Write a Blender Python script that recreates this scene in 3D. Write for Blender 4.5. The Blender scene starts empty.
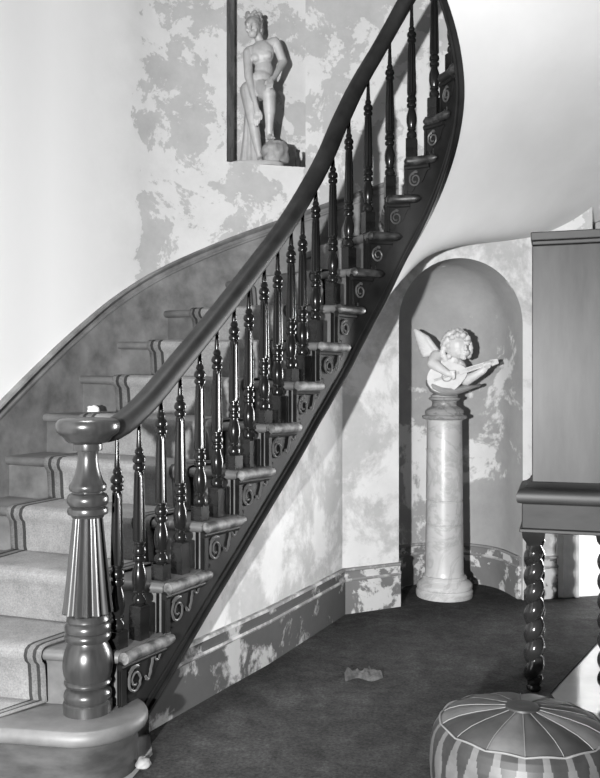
import bpy, bmesh, math, random
from mathutils import Vector, Matrix, noise
random.seed(7)
SC = bpy.context.scene
COL = SC.collection
PI = math.pi
R = 0.19                 # riser
EYE = 1.296              # camera height

# ------------------------------------------------------------------ materials
def new_mat(name):
    m = bpy.data.materials.new(name); m.use_nodes = True
    nt = m.node_tree; b = nt.nodes['Principled BSDF']
    return m, nt, b

def N(nt, kind, **kw):
    n = nt.nodes.new(kind)
    for k, v in kw.items():
        setattr(n, k, v)
    return n

def ramp(nt, src, stops, interp='LINEAR'):
    r = N(nt, 'ShaderNodeValToRGB'); r.color_ramp.interpolation = interp
    e = r.color_ramp.elements
    while len(e) < len(stops): e.new(0.5)
    for i, (p, v) in enumerate(stops):
        e[i].position = p; e[i].color = (v, v, v, 1)
    nt.links.new(src, r.inputs['Fac'])
    return r.outputs['Color']

def noise_tex(nt, scale, detail=6, rough=0.6, dist=0.0, stretch=None, coord='Object'):
    tc = N(nt, 'ShaderNodeTexCoord')
    out = tc.outputs[coord]
    if stretch:
        mp = N(nt, 'ShaderNodeMapping'); mp.inputs['Scale'].default_value = stretch
        nt.links.new(out, mp.inputs['Vector']); out = mp.outputs['Vector']
    n = N(nt, 'ShaderNodeTexNoise')
    n.inputs['Scale'].default_value = scale; n.inputs['Detail'].default_value = detail
    n.inputs['Roughness'].default_value = rough; n.inputs['Distortion'].default_value = dist
    nt.links.new(out, n.inputs['Vector'])
    return n.outputs['Fac']

def mix(nt, fac, a, b, mode='MIX'):
    m = N(nt, 'ShaderNodeMix', data_type='RGBA', blend_type=mode)
    if isinstance(fac, float): m.inputs[0].default_value = fac
    else: nt.links.new(fac, m.inputs[0])
    for i, s in ((6, a), (7, b)):
        if isinstance(s, (int, float)): m.inputs[i].default_value = (s, s, s, 1)
        else: nt.links.new(s, m.inputs[i])
    return m.outputs[2]

def bump(nt, b, h, strength=0.3, dist=0.01):
    bp = N(nt, 'ShaderNodeBump'); bp.inputs['Strength'].default_value = strength
    bp.inputs['Distance'].default_value = dist
    nt.links.new(h, bp.inputs['Height']); nt.links.new(bp.outputs['Normal'], b.inputs['Normal'])

def simple(name, lo, hi, scale=8, rough=0.5, stretch=None, spec=0.5, bmp=0.0, detail=6, dist=0.0, p=(0.3, 0.7)):
    m, nt, b = new_mat(name)
    f = noise_tex(nt, scale, detail, 0.6, dist, stretch)
    nt.links.new(ramp(nt, f, [(p[0], lo), (p[1], hi)]), b.inputs['Base Color'])
    b.inputs['Roughness'].default_value = rough
    b.inputs['Specular IOR Level'].default_value = spec
    if bmp: bump(nt, b, f, bmp)
    return m

def peeling(name, white, grey, dark=None, thr=0.5, scale=2.2, width=0.02, left_clean=None, fine=14, stretch=None, rough=0.85, left_w=0.3, rgh=0.62):
    """old distemper flaking off plaster: islands of grey on white"""
    m, nt, b = new_mat(name)
    a = noise_tex(nt, scale, 10, rgh, 0.3, stretch)
    c = noise_tex(nt, fine, 5, 0.6, 0.2)
    s = N(nt, 'ShaderNodeMath', operation='MULTIPLY_ADD'); nt.links.new(c, s.inputs[0]); s.inputs[1].default_value = 0.16; nt.links.new(a, s.inputs[2])
    src = s.outputs[0]
    if left_clean is not None:
        tc = N(nt, 'ShaderNodeTexCoord'); sx = N(nt, 'ShaderNodeSeparateXYZ'); nt.links.new(tc.outputs['Object'], sx.inputs[0])
        mr = N(nt, 'ShaderNodeMapRange'); nt.links.new(sx.outputs['X'], mr.inputs['Value'])
        mr.inputs['From Min'].default_value = left_clean - left_w; mr.inputs['From Max'].default_value = left_clean + left_w
        mr.inputs['To Min'].default_value = -0.45; mr.inputs['To Max'].default_value = 0.0
        ad = N(nt, 'ShaderNodeMath', operation='ADD'); nt.links.new(src, ad.inputs[0]); nt.links.new(mr.outputs[0], ad.inputs[1]); src = ad.outputs[0]
    t = thr + 0.08
    mask = ramp(nt, src, [(t - width, 0.0), (t + width, 1.0)])
    v = noise_tex(nt, 5, 6, 0.7)
    wh = ramp(nt, v, [(0.25, white * 0.86), (0.7, white)])
    gr = ramp(nt, v, [(0.3, grey * 0.88), (0.7, grey * 1.1)])
    if left_clean is not None:          # clean plaster, whitened further in place of extra light on this stretch
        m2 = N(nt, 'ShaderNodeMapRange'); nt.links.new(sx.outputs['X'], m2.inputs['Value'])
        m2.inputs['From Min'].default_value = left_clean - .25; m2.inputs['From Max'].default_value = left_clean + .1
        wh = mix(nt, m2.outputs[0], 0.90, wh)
    col = mix(nt, mask, wh, gr)
    nt.links.new(col, b.inputs['Base Color'])
    b.inputs['Roughness'].default_value = rough
    b.inputs['Specular IOR Level'].default_value = 0.2
    h = N(nt, 'ShaderNodeMath', operation='MULTIPLY_ADD'); nt.links.new(mask, h.inputs[0]); h.inputs[1].default_value = -0.6; nt.links.new(v, h.inputs[2])
    bump(nt, b, h.outputs[0], 0.25, 0.006)
    return m

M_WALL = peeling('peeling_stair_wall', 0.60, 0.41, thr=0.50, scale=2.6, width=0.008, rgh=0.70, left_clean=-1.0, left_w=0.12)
M_UNDER = peeling('worn_plaster', 0.68, 0.44, thr=0.52, scale=2.6, width=0.05, rgh=.68)
M_NICHE = peeling('niche_distemper', 0.66, 0.33, thr=0.425, scale=2.4, width=0.02)
M_SOFFIT = simple('soffit_plaster', 0.56, 0.62, 2.5, 0.8, spec=0.2)
M_BASE = peeling('chipped_baseboard_paint', 0.42, 0.075, thr=0.43, scale=4.5, width=0.04, fine=30)
M_BASE2 = peeling('chipped_pale_baseboard', 0.58, 0.17, thr=0.46, scale=4.5, width=0.02, fine=30)
M_CAPB = peeling('worn_baseboard_cap', 0.55, 0.22, thr=0.46, scale=5, width=0.06, fine=30)
M_TRIM = simple('white_trim_paint', 0.6, 0.72, 12, 0.5)
M_DARK = simple('dark_varnished_wood', 0.006, 0.015, 5, 0.22, stretch=(3, 3, 0.6), spec=0.3)
M_STRING = simple('dark_string_wood', 0.006, 0.017, 7, 0.5, spec=0.12)
M_SCROLL = simple('carved_scroll_wood', 0.05, 0.09, 9, 0.4, spec=0.35)
M_RAIL = simple('handrail_wood', 0.012, 0.028, 9, 0.5, stretch=(1, 1, 1), spec=0.15)
M_NEWEL = simple('polished_newel_wood', 0.022, 0.05, 7, 0.28, stretch=(4, 4, 0.6), spec=0.6)
M_NOSE = simple('worn_nosing', 0.03, 0.22, 18, 0.6, p=(0.40, 0.68))
M_NOSED = simple('dark_nosing', 0.012, 0.07, 18, 0.45, p=(0.45, 0.7))
M_TREAD = simple('tread_wood', 0.05, 0.13, 6, 0.5)
M_CURTAIL = simple('worn_step_paint', 0.07, 0.16, 6, 0.5)
M_RISER = simple('riser_paint', 0.05, 0.13, 7, 0.6)
M_CRISER = simple('scuffed_dark_riser', 0.02, 0.07, 7, 0.6, stretch=(1, 1, 3))
M_WSTR = simple('wall_string_paint', 0.08, 0.22, 7, 0.55, detail=8)
M_MARBLE0 = None
def marble(name, lo, hi, vein, scale=5):
    m, nt, b = new_mat(name)
    a = noise_tex(nt, scale, 8, 0.65, 1.2)
    ab = N(nt, 'ShaderNodeMath', operation='SUBTRACT'); nt.links.new(a, ab.inputs[0]); ab.inputs[1].default_value = 0.5
    a2 = N(nt, 'ShaderNodeMath', operation='ABSOLUTE'); nt.links.new(ab.outputs[0], a2.inputs[0])
    v = ramp(nt, a2.outputs[0], [(0.0, vein), (0.05, 1.0)])
    c = ramp(nt, noise_tex(nt, scale * 0.7, 5), [(0.3, lo), (0.7, hi)])
    nt.links.new(mix(nt, 1.0, c, v, 'MULTIPLY'), b.inputs['Base Color'])
    b.inputs['Roughness'].default_value = 0.35
    return m
M_MARBLE = marble('veined_marble', 0.42, 0.58, 0.78, 4)
M_CAPITAL = marble('grey_marble', 0.22, 0.32, 0.6)
M_STATUE = simple('statue_stone', 0.32, 0.46, 10, 0.45)
M_HAIRST = simple('statue_hair_stone', 0.22, 0.36, 30, 0.5, bmp=0.4)
M_ROCK = simple('statue_rock_stone', 0.16, 0.34, 14, 0.7, bmp=0.5)
M_CHERUB = simple('cherub_stone', 0.48, 0.62, 10, 0.5)
M_CHERUBG = simple('cherub_cloth_stone', 0.24, 0.32, 10, 0.5)
M_CAB = simple('cabinet_veneer', 0.012, 0.05, 4.0, 0.42, stretch=(2.4, 2.4, 0.5), spec=0.3, detail=8)
M_CABD = simple('cabinet_dark_wood', 0.012, 0.028, 5, 0.5, stretch=(1, 1, 4))
M_CABM = simple('cabinet_apron_wood', 0.010, 0.03, 5, 0.5, stretch=(1, 1, 3), spec=0.3)
M_TWIST = simple('ebonised_twist_wood', 0.012, 0.03, 6, 0.18, spec=0.6)
M_PLIGHT = simple('pale_leather', 0.09, 0.15, 12, 0.5)
M_PMID = simple('mid_leather', 0.04, 0.07, 12, 0.5)
M_PDARK = simple('dark_leather', 0.022, 0.045, 12, 0.5)
M_CORD = simple('seam_cord', 0.16, 0.24, 30, 0.6)
M_BLACK = simple('black_glaze', 0.02, 0.04, 9, 0.3)
M_PLASTER = simple('plaster_crumb', 0.6, 0.8, 20, 0.9, bmp=0.4)
M_RAG = simple('crumpled_rag', 0.02, 0.13, 22, 0.9)
M_BRASS = simple('metal_knob', 0.3, 0.4, 10, 0.3)

def carpet_mat():
    m, nt, b = new_mat('hall_carpet_pile')
    a = noise_tex(nt, 2.2, 8, 0.7); c = noise_tex(nt, 90, 4, 0.7); d = noise_tex(nt, 9, 6, 0.65, 0.6)
    big = ramp(nt, a, [(0.3, 0.028), (0.72, 0.062)])
    mid = ramp(nt, d, [(0.35, 0.72), (0.65, 1.25)])
    fine = ramp(nt, c, [(0.3, 0.55), (0.7, 1.45)])
    x = mix(nt, 1.0, big, mid, 'MULTIPLY'); x = mix(nt, 1.0, x, fine, 'MULTIPLY')
    nt.links.new(x, b.inputs['Base Color']); b.inputs['Roughness'].default_value = 0.95
    b.inputs['Specular IOR Level'].default_value = 0.1
    bump(nt, b, c, 0.6, 0.006)
    return m
M_CARPET = carpet_mat()

def floor_mat():
    m, nt, b = new_mat('polished_pale_floor')
    a = noise_tex(nt, 3, 6)
    nt.links.new(ramp(nt, a, [(0.3, 0.32), (0.7, 0.42)]), b.inputs['Base Color'])
    b.inputs['Roughness'].default_value = 0.12; b.inputs['Specular IOR Level'].default_value = 0.8
    return m
M_FLOOR = floor_mat()

def runner_mat():
    m, nt, b = new_mat('stair_runner_weave')
    uv = N(nt, 'ShaderNodeUVMap', uv_map='UVMap'); sx = N(nt, 'ShaderNodeSeparateXYZ'); nt.links.new(uv.outputs['UV'], sx.inputs[0])
    d, l = 0.07, 1.0
    st = [(0.0, .30), (0.035, d), (0.065, .30), (0.10, d), (0.13, .30)]
    stops = []
    edges = [0.0, 0.035, 0.058, 0.095, 0.118, 0.882, 0.905, 0.942, 0.965]
    vals = [.15, .035, .13, .035, .19, .035, .13, .035, .15]
    c = ramp(nt, sx.outputs['X'], list(zip(edges, vals)), 'CONSTANT')
    f = noise_tex(nt, 160, 3, 0.7); g = noise_tex(nt, 6, 8, 0.7)
    c = mix(nt, 1.0, c, ramp(nt, f, [(0.3, 0.75), (0.7, 1.25)]), 'MULTIPLY')
    c = mix(nt, 1.0, c, ramp(nt, g, [(0.3, 0.72), (0.7, 1.2)]), 'MULTIPLY')
    nt.links.new(c, b.inputs['Base Color']); b.inputs['Roughness'].default_value = 0.95
    b.inputs['Specular IOR Level'].default_value = 0.1
    bump(nt, b, f, 0.3, 0.003)
    return m
M_RUNNER = runner_mat()

# ------------------------------------------------------------------ mesh helpers
class MB:
    def __init__(s): s.v = []; s.f = []; s.mi = []
    def add(s, vs, fs, mi=0):
        o = len(s.v); s.v += [tuple(x) for x in vs]
        for f in fs: s.f.append(tuple(i + o for i in f)); s.mi.append(mi)
    def grid(s, rows, closed_u=False, closed_v=False, mi=0, flip=False):
        """rows: list of equally long rows of points"""
        n = len(rows); m = len(rows[0]); vs = [p for r in rows for p in r]; fs = []
        for i in range(n if closed_v else n - 1):
            for j in range(m if closed_u else m - 1):
                a = i * m + j; b = i * m + (j + 1) % m; c = ((i + 1) % n) * m + (j + 1) % m; d = ((i + 1) % n) * m + j
                fs.append((a, d, c, b) if flip else (a, b, c, d))
        s.add(vs, fs, mi)
    def cap(s, ring, mi=0, flip=False):
        idx = list(range(len(ring)))
        s.add(ring, [tuple(reversed(idx)) if flip else tuple(idx)], mi)
    def box(s, x0, x1, y0, y1, z0, z1, M=None, mi=0):
        vs = [Vector((x, y, z)) for z in (z0, z1) for y in (y0, y1) for x in (x0, x1)]
        if M: vs = [M @ v for v in vs]
        s.add(vs, [(0, 2, 3, 1), (4, 5, 7, 6), (0, 1, 5, 4), (2, 6, 7, 3), (0, 4, 6, 2), (1, 3, 7, 5)], mi)
    def lathe(s, prof, seg=24, M=None, flute=None, mi=0, cap=True):
        """prof: [(r,z)], flute(r,z,theta)->r"""
        rows = []
        for r, z in prof:
            row = []
            for j in range(seg):
                a = 2 * PI * j / seg
                rr = flute(r, z, a) if flute else r
                p = Vector((rr * math.cos(a), rr * math.sin(a), z))
                row.append(M @ p if M else p)
            rows.append(row)
        s.grid(rows, closed_u=True, mi=mi)
        if cap:
            s.cap(rows[0], mi, flip=True); s.cap(rows[-1], mi)
    def tube(s, pts, rad, seg=8, mi=0, cap=True, sx=1.0):
        pts = [Vector(p) for p in pts]; n = len(pts); rows = []
        up = Vector((0, 0, 1)); prev = None
        for i, p in enumerate(pts):
            t = (pts[min(i + 1, n - 1)] - pts[max(i - 1, 0)]).normalized()
            if prev is None:
                ref = up if abs(t.dot(up)) < 0.95 else Vector((1, 0, 0))
                a = t.cross(ref).normalized()
            else:
                a = (prev - t * prev.dot(t)).normalized()
            prev = a; b = t.cross(a).normalized()
            r = rad[i] if isinstance(rad, (list, tuple)) else rad
            rows.append([p + a * (r * math.cos(2 * PI * j / seg)) * sx + b * (r * math.sin(2 * PI * j / seg)) for j in range(seg)])
        s.grid(rows, closed_u=True, mi=mi, flip=False)
        if cap: s.cap(rows[0], mi, flip=True); s.cap(rows[-1], mi)
    def ball(s, c, r, M=None, seg=16, rings=10, mi=0):
        c = Vector(c); rr = r if isinstance(r, (tuple, list)) else (r, r, r)
        top = None; rows = []
        for i in range(1, rings):
            ph = PI * i / rings
            row = []
            for j in range(seg):
                a = 2 * PI * j / seg
                p = Vector((rr[0] * math.sin(ph) * math.cos(a), rr[1] * math.sin(ph) * math.sin(a), -rr[2] * math.cos(ph)))
                row.append(c + (M @ p if M else p))
            rows.append(row)
        s.grid(rows, closed_u=True, mi=mi)
        for row, z, fl in ((rows[0], -rr[2], True), (rows[-1], rr[2], False)):
            p = Vector((0, 0, z)); p = c + (M @ p if M else p)
            o = len(row); fs = [((j + 1) % o, j, o) if fl else (j, (j + 1) % o, o) for j in range(o)]
            s.add(list(row) + [p], fs, mi)
    def build(s, name, mat, parent=None, smooth=True, merge=1e-5, angle=40, uv=None, world=None):
        me = bpy.data.meshes.new(name); me.from_pydata(s.v, [], s.f); me.update()
        mats = mat if isinstance(mat, (list, tuple)) else [mat]
        for m in mats: me.materials.append(m)
        me.polygons.foreach_set('material_index', s.mi)
        bm = bmesh.new(); bm.from_mesh(me)
        if merge: bmesh.ops.remove_doubles(bm, verts=bm.verts, dist=merge)
        bmesh.ops.recalc_face_normals(bm, faces=bm.faces)
        bm.to_mesh(me); bm.free()
        if smooth:
            me.polygons.foreach_set('use_smooth', [True] * len(me.polygons))
            try: me.set_sharp_from_angle(angle=math.radians(angle))
            except Exception: pass
        o = bpy.data.objects.new(name, me); COL.objects.link(o)
        if parent: attach(o, parent)
        return o

def attach(o, parent):
    o.parent = parent
    if parent.type == 'EMPTY' or True:
        # parent sits at the base of the thing; meshes are written in world space, so cancel it
        o.matrix_parent_inverse = parent_world(parent).inverted()
def parent_world(p):
    M = p.matrix_basis.copy()
    if p.parent: M = parent_world(p.parent) @ p.matrix_parent_inverse @ M
    return M
def tag(o, label=None, cat=None, group=None, kind=None):
    if label: o['label'] = label
    if cat: o['category'] = cat
    if group: o['group'] = group
    if kind: o['kind'] = kind
    return o
def thing(name, loc, label, cat, group=None):
    o = bpy.data.objects.new(name, None); COL.objects.link(o); o.location = loc; o.empty_display_size = 0.05
    return tag(o, label, cat, group)

def crom(pts, k, k0=1):
    """Catmull-Rom through pts given at k0, k0+1, ..."""
    u = k - k0; i = int(math.floor(u)); i = max(0, min(len(pts) - 2, i)); t = u - i
    g = lambda j: Vector(pts[j]) if 0 <= j < len(pts) else (2 * Vector(pts[0]) - Vector(pts[1]) if j < 0 else 2 * Vector(pts[-1]) - Vector(pts[-2]))
    p0, p1, p2, p3 = g(i - 1), g(i), g(i + 1), g(i + 2)
    return 0.5 * (2 * p1 + (p2 - p0) * t + (2 * p0 - 5 * p1 + 4 * p2 - p3) * t * t + (3 * p1 - p0 - 3 * p2 + p3) * t * t * t)

# ------------------------------------------------------------------ stair plan (inner string P, wall W)
P_ = [(-.735, 2.72), (-.63, 2.945), (-.512, 3.168), (-.393, 3.395), (-.270, 3.595), (-.150, 3.77), (-.03, 3.92), (.080, 4.05),
      (.172, 4.150), (.250, 4.232), (.335, 4.292), (.437, 4.325), (.530, 4.325), (.628, 4.288), (.700, 4.22), (.742, 4.12),
      (.745, 4.005), (.700, 3.90), (.622, 3.82), (.53, 3.775), (.44, 3.75)]
W_ = [(-1.68, 2.96), (-1.63, 3.21), (-1.56, 3.45), (-1.48, 3.70), (-1.39, 3.95), (-1.29, 4.20), (-1.17, 4.43), (-1.02, 4.65),
      (-.80, 4.87), (-.46, 5.06), (0.0, 5.19), (.50, 5.25), (1.0, 5.25), (1.5, 5.18), (1.95, 4.95), (2.25, 4.6),
      (2.4, 4.15), (2.35, 3.65), (2.2, 3.2), (1.9, 2.9), (1.6, 2.7)]
KN = 20
def P(k): return crom(P_, k)
def W(k): return crom(W_, k)
def xy(v, z): return Vector((v[0], v[1], z))
def outn(k):                       # horizontal unit normal of the string face, pointing into the hall
    t = (P(k + .02) - P(k - .02)).normalized()
    n = Vector((t[1], -t[0]))
    return n
def tang(k): return (P(k + .02) - P(k - .02)).normalized()
def sdepth(k):
    pts = [(0, .30), (2, .38), (3, .395), (8, .40), (9, .44), (10, .50), (11, .53), (30, .54)]
    for (a, x), (b, y) in zip(pts, pts[1:]):
        if k <= b: return x + (y - x) * (k - a) / (b - a)
def SB(k): return max(0.004, R * k - sdepth(k))
def sag(k, t): return 0.036 * t * min(1, max(0, (k - 0.6) / 2.0))
BOW = {1: .03, 2: .075, 3: .03}
def nose(k, t):
    """front edge of tread k at t (0 string side, 1 wall side)"""
    a, b = P(k), W(k); p = a + (b - a) * t
    bw = BOW.get(k, 0.0)
    if bw:
        d = (b - a); n = Vector((d[1], -d[0])).normalized()
        if n[1] > 0: n = -n
        p = p + n * bw * 4 * t * (1 - t) * (1 - 0.5 * t)
    return p
def back(k, t):                    # unit vector pointing up-flight (into the stair) at nose k
    d = nose(k + 1, t) - nose(k, t)
    return d.normalized()
TS = [0.0, 0.06, 0.14, 0.24, 0.36, 0.5, 0.64, 0.78, 0.9, 1.0]

# ------------------------------------------------------------------ staircase
stair = thing('staircase', (P(3)[0], P(3)[1], 0), 'dark wooden curved staircase with carved scrolls on its open string, winding up against the wall', 'staircase')
TH = 0.042
def nosing_profile(k, t):
    p = nose(k, t); b = back(k, t); z = R * k + sag(k, t)
    L = (nose(k + 1, t) - p).length + 0.05
    pts = []
    pts.append(xy(p + b * L, z - TH)); pts.append(xy(p + b * L, z))
    for q in range(7):
        a = PI / 2 - PI * q / 6
        pts.append(xy(p + b * (TH / 2 - TH / 2 * math.cos(a)), z - TH / 2 + TH / 2 * math.sin(a)))
    return pts
for k in range(2, KN):
    m = MB()
    rows = [nosing_profile(k, t) for t in TS]
    m.grid(rows, closed_u=True); m.cap(rows[0]); m.cap(rows[-1])
    tr = m.build('tread', M_TREAD, stair, angle=50)
    # return nosing along the open end
    rn = MB(); ext = 0.16 if k < 8 else 0.75
    K = [k + i * (1 + ext) / 10 for i in range(11)]
    zc = R * k - TH / 2
    pts = []
    for i, kk in enumerate(K):
        q = P(kk) + outn(kk) * 0.014
        if i == 0: q = q + back(k, 0) * 0.012
        pts.append(xy(q, zc))
    rr = [0.012] + [0.0225] * 9 + [0.016]
    pts[0] = pts[0]; pts.insert(0, pts[0] - (pts[1] - pts[0]).normalized() * 0.012); rr.insert(0, 0.004)
    e = pts[-1] + (pts[-1] - pts[-2]).normalized() * 0.012; pts.append(e); rr.append(0.005)
    rr[1] = 0.0225; rr[2] = .0225
    rn.tube(pts, rr, 10)
    tag(rn.build('return_nosing', M_NOSE if k < 9 else M_NOSED, tr), 'pale worn nosing at the open end of the tread')
    # riser
    m = MB(); lo, hi = [], []
    for t in TS:
        p = nose(k, t) + back(k, t) * 0.03
        lo.append(xy(p, R * (k - 1) + sag(k - 1, t) - 0.01)); hi.append(xy(p, R * k + sag(k, t) - TH + 0.002))
    m.grid([lo, hi])
    m.grid([[v + xy(back(k, 0) * .02, 0) for v in lo], [v + xy(back(k, 0) * .02, 0) for v in hi]], flip=True)
    m.build('riser', M_RISER, stair)
# curtail step 1
NC = Vector((-.730, 2.925))
def curtail(off):
    pts = []
    c = NC; r = 0.205 - off
    for i in range(17):
        a = math.radians(100 - i * 190 / 16)       # from behind, round the right end, to the front
        pts.append(c + Vector((math.cos(a), math.sin(a))) * r)
    for i in range(1, 9):
        t = i / 8
        a = pts[16]; b = Vector((-1.68, 2.93 + off))
        q = a + (b - a) * t + Vector((0, -0.02)) * math.sin(PI * t)
        pts.append(q)
    pts.append(Vector((-1.66, 3.26))); pts.append(Vector((-.74, 3.16)))
    return pts
m = MB()
prof = [(0.04, R - 0.05), (0.012, R - 0.05), (0.004, R - 0.044), (0, R - 0.034), (0, R - 0.022), (0.005, R - 0.008), (0.014, R - 0.001), (0.02, R)]
rows = [[xy(p, z) for p in curtail(o)] for o, z in prof]
m.grid(rows, closed_u=True); m.cap(rows[-1]); m.cap(rows[0], flip=True)
t1 = m.build('tread', M_CURTAIL, stair, angle=50); tag(t1, 'rounded bottom step tread carrying the newel')
m = MB(); rows = [[xy(p, z) for p in curtail(0.035)] for z in (0.0, R - 0.05)]
m.grid(rows, closed_u=True); m.build('riser', M_CRISER, stair)

# outer (cut) string
m = MB(); th = 0.03
for k in range(1, KN):
    cols = 7
    f0, f1, b0, b1 = [], [], [], []
    for i in range(cols):
        kk = k + i / (cols - 1); p = P(kk); n = outn(kk)
        if kk < 1.55: continue
        zt = R * k - 0.012
        zb = SB(kk)
        f0.append(xy(p, zb)); f1.append(xy(p, max(zb + .01, zt))); b0.append(xy(p - n * th, zb)); b1.append(xy(p - n * th, max(zb + .01, zt)))
    m.grid([b1, f1, f0, b0], closed_v=True)
ostr = m.build('outer_string', M_STRING, stair, angle=35)
# mouldings along the lower edge
mm = MB()
for dz, off, rr in ((0.008, .002, .010), (0.055, .001, .005)):
    K = [2.1 + i * 0.2 for i in range(int((KN - 2.2) / 0.2))]
    mm.tube([xy(P(kk) + outn(kk) * off, SB(kk) + dz) for kk in K], rr, 8)
mm.build('string_moulding', M_STRING, ostr)

# carved bracket on every step end
def arc_k(k, s):                   # parameter at arc distance s beyond k
    kk = k; d = 0
    while d < s:
        kk += 0.02; d += (P(kk) - P(kk - .02)).length
    return kk
def onface(k, s, z, off=0.0):
    kk = arc_k(k, s) if s > 0 else k + s * 4
    q = P(kk) + outn(kk) * off
    return xy(q, R * k + z)
for k in range(2, 17):
    gl = sum((P(k + (i + 1) / 10) - P(k + i / 10)).length for i in range(10))
    sc = min(1.0, gl / 0.235); sw = max(0.5, sc)
    m = MB()
    # thin plate with scalloped lower edge
    nn = 15; up, dn = [], []
    L = gl + (0.0 if k < 8 else 0.03)
    for i in range(nn):
        u = i / (nn - 1)
        low = -0.185 + 0.115 * u ** 1.4 + 0.012 * math.sin(u * PI * 5)
        low = max(low, -R + 0.002)
        up.append((L * u, -0.035)); dn.append((L * u, low))
    m.grid([[onface(k, s, z, .007) for s, z in up], [onface(k, s, z, .007) for s, z in dn], [onface(k, s, z, .0) for s, z in dn]])
    # front pilaster strip
    w = 0.022 * sw + .004
    m.grid([[onface(k, s, -0.03, o) for s, o in ((0.004, -.01), (0.004, .013), (w, .013), (w, .0))],
            [onface(k, s, -R + 0.004, o) for s, o in ((0.004, -.01), (0.004, .013), (w, .013), (w, .0))]])
    # cove under the tread end
    m.tube([onface(k, L * i / 8, -0.05, .008) for i in range(9)], .012, 8)
    br = m.build('bracket', M_STRING, stair)
    s1 = MB()
    cx, cz, r0 = 0.078 * sw if gl > .15 else gl * .55, -0.115, 0.043 * (0.6 + 0.4 * sc)
    pts = []
    for i in range(34):
        a = i / 33 * PI * 3.3
        r = r0 * (1 - i / 33 * 0.72)
        pts.append(onface(k, max(.002, cx + r * math.cos(a + 1.2)), cz + 1.15 * r * math.sin(a + 1.2), .012))
    s1.tube(pts, [0.0055 * (1 - .35 * i / 33) for i in range(34)], 6)
    pts = [onface(k, max(.002, cx + r0 * .36 - u * .05 * sw), cz + r0 * 1.08 + .012 * math.sin(u * PI) - u * .012, .012) for u in [i / 7 for i in range(8)]]
    s1.tube(pts, .0045, 6)
    s1.build('scroll', M_SCROLL, br)
    if gl > 0.12:
        s2 = MB(); pts = []
        x0 = cx + r0 + 0.012
        for i in range(24):
            u = i / 23
            pts.append(onface(k, x0 + 0.075 * sw * u, -0.118 + 0.07 * u + 0.03 * math.sin(u * 2 * PI + PI), .012))
        s2.tube(pts, .0055, 6)
        pts = [onface(k, x0 + .07 * sw + .016 * math.cos(a) * sw, -.055 - .022 * math.sin(a), .012) for a in [i / 9 * 4.0 - .6 for i in range(10)]]
        s2.tube(pts, .0045, 6)
        s2.build('scroll', M_SCROLL, br)
# wall string
m = MB(); K = [0.6 + i * 0.25 for i in range(int((14.2 - 0.6) / .25) + 1)]
def wn(k):
    t = (W(k + .02) - W(k - .02)).normalized(); return Vector((t[1], -t[0]))
def wz(k): return R * k + sag(k, 1) + 0.245 + 0.02 * max(0, min(1, (7.5 - k) / 3))
rows = []
for kk in K:
    p = W(kk); n = wn(kk); zt = wz(kk); q = lambda o, z: xy(p + n * o, z)
    rows.append([q(-.01, zt - .47), q(.022, zt - .47), q(.022, zt - .07), q(.028, zt - .065), q(.028, zt - .055), q(.022, zt - .05), q(.022, zt - .03), q(.034, zt - .022), q(.04, zt - .010), q(.034, zt), q(-.01, zt)])
m.grid(rows, closed_u=True); m.cap(rows[0]); m.cap(rows[-1])
m.build('wall_string', M_WSTR, stair, angle=30)

# ------------------------------------------------------------------ stair runner
mr = {1: .34, 2: .262, 3: .24}
m = MB(); UT = 15; uvs = []; rows = []; off = 0.009
def rt(k, u):
    L = (W(k) - P(k)).length; a = mr.get(k, .22) / L; b = 1 - 0.24 / L
    return a + (b - a) * u
for k in range(2, 17):
    prof = [[] for _ in range(10)]
    for j in range(UT):
        u = j / (UT - 1); t = rt(k, u); p = nose(k, t); b = back(k, t); z = R * k + sag(k, t); z0 = R * (k - 1) + sag(k - 1, t)
        seq = [(0.022, z0 + off), (0.018, z0 + .03), (0.015, z0 + .09), (0.010, z - .055), (-.004, z - .040), (-.010, z - .022), (-.005, z - .003), (.010, z + off - .002), (.04, z + off)]
        for i, (d, zz) in enumerate(seq): prof[i].append(xy(p + b * d, zz))
        t2 = rt(k + 1, u); p2 = nose(k + 1, t2); b2 = back(k + 1, t2)
        prof[9].append(xy(p2 + b2 * 0.01, z + off))
    if k == 2:
        pre = []
        for o in (0.0, 1.0):
            row = []
            for j in range(UT):
                u = j / (UT - 1); t = rt(1, u)
                A = Vector((-1.02 - u * .42, 2.845 + .03 * u)); B = nose(2, rt(2, u)) + back(2, rt(2, u)) * .022
                row.append(xy(A + (B - A) * o * .97, R + off - 0.004 + .004 * o))
            pre.append(row)
        rows += pre
    rows += prof
m.grid(rows)
runner = m.build('stair_runner', M_RUNNER, None, merge=0)
me = runner.data; uvl = me.uv_layers.new(name='UVMap')
nr = len(rows)
for lp in me.loops:
    i = lp.vertex_index
    uvl.data[lp.index].uv = ((i % UT) / (UT - 1), (i // UT) / nr)
sol = runner.modifiers.new('thickness', 'SOLIDIFY'); sol.thickness = 0.006; sol.offset = 0
tag(runner, 'grey carpet runner with double dark stripes along its edges, laid up the curved stairs', 'carpet')

# ------------------------------------------------------------------ balustrade
bal = thing('balustrade', (NC[0], NC[1], R), 'dark turned balusters and thick handrail sweeping up from a fluted newel post', 'balustrade')
INS = 0.045
def BP(k): return P(k) - outn(k) * INS
LIFT = [(1, -.01), (4, 0), (7, .02), (8, .042), (9, .052), (10, .068), (11, .082), (12, .096), (13, .10), (30, .10)]
def railz(k):                       # centre of the rail
    z = R * k + 0.705
    if k < 3.2: z += 0.10 * ((3.2 - k) / 1.0) ** 2 * 0.35
    for (a, x), (b, y) in zip(LIFT, LIFT[1:]):
        if a <= k <= b: z += x + (y - x) * (k - a) / (b - a)
    return z
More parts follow.
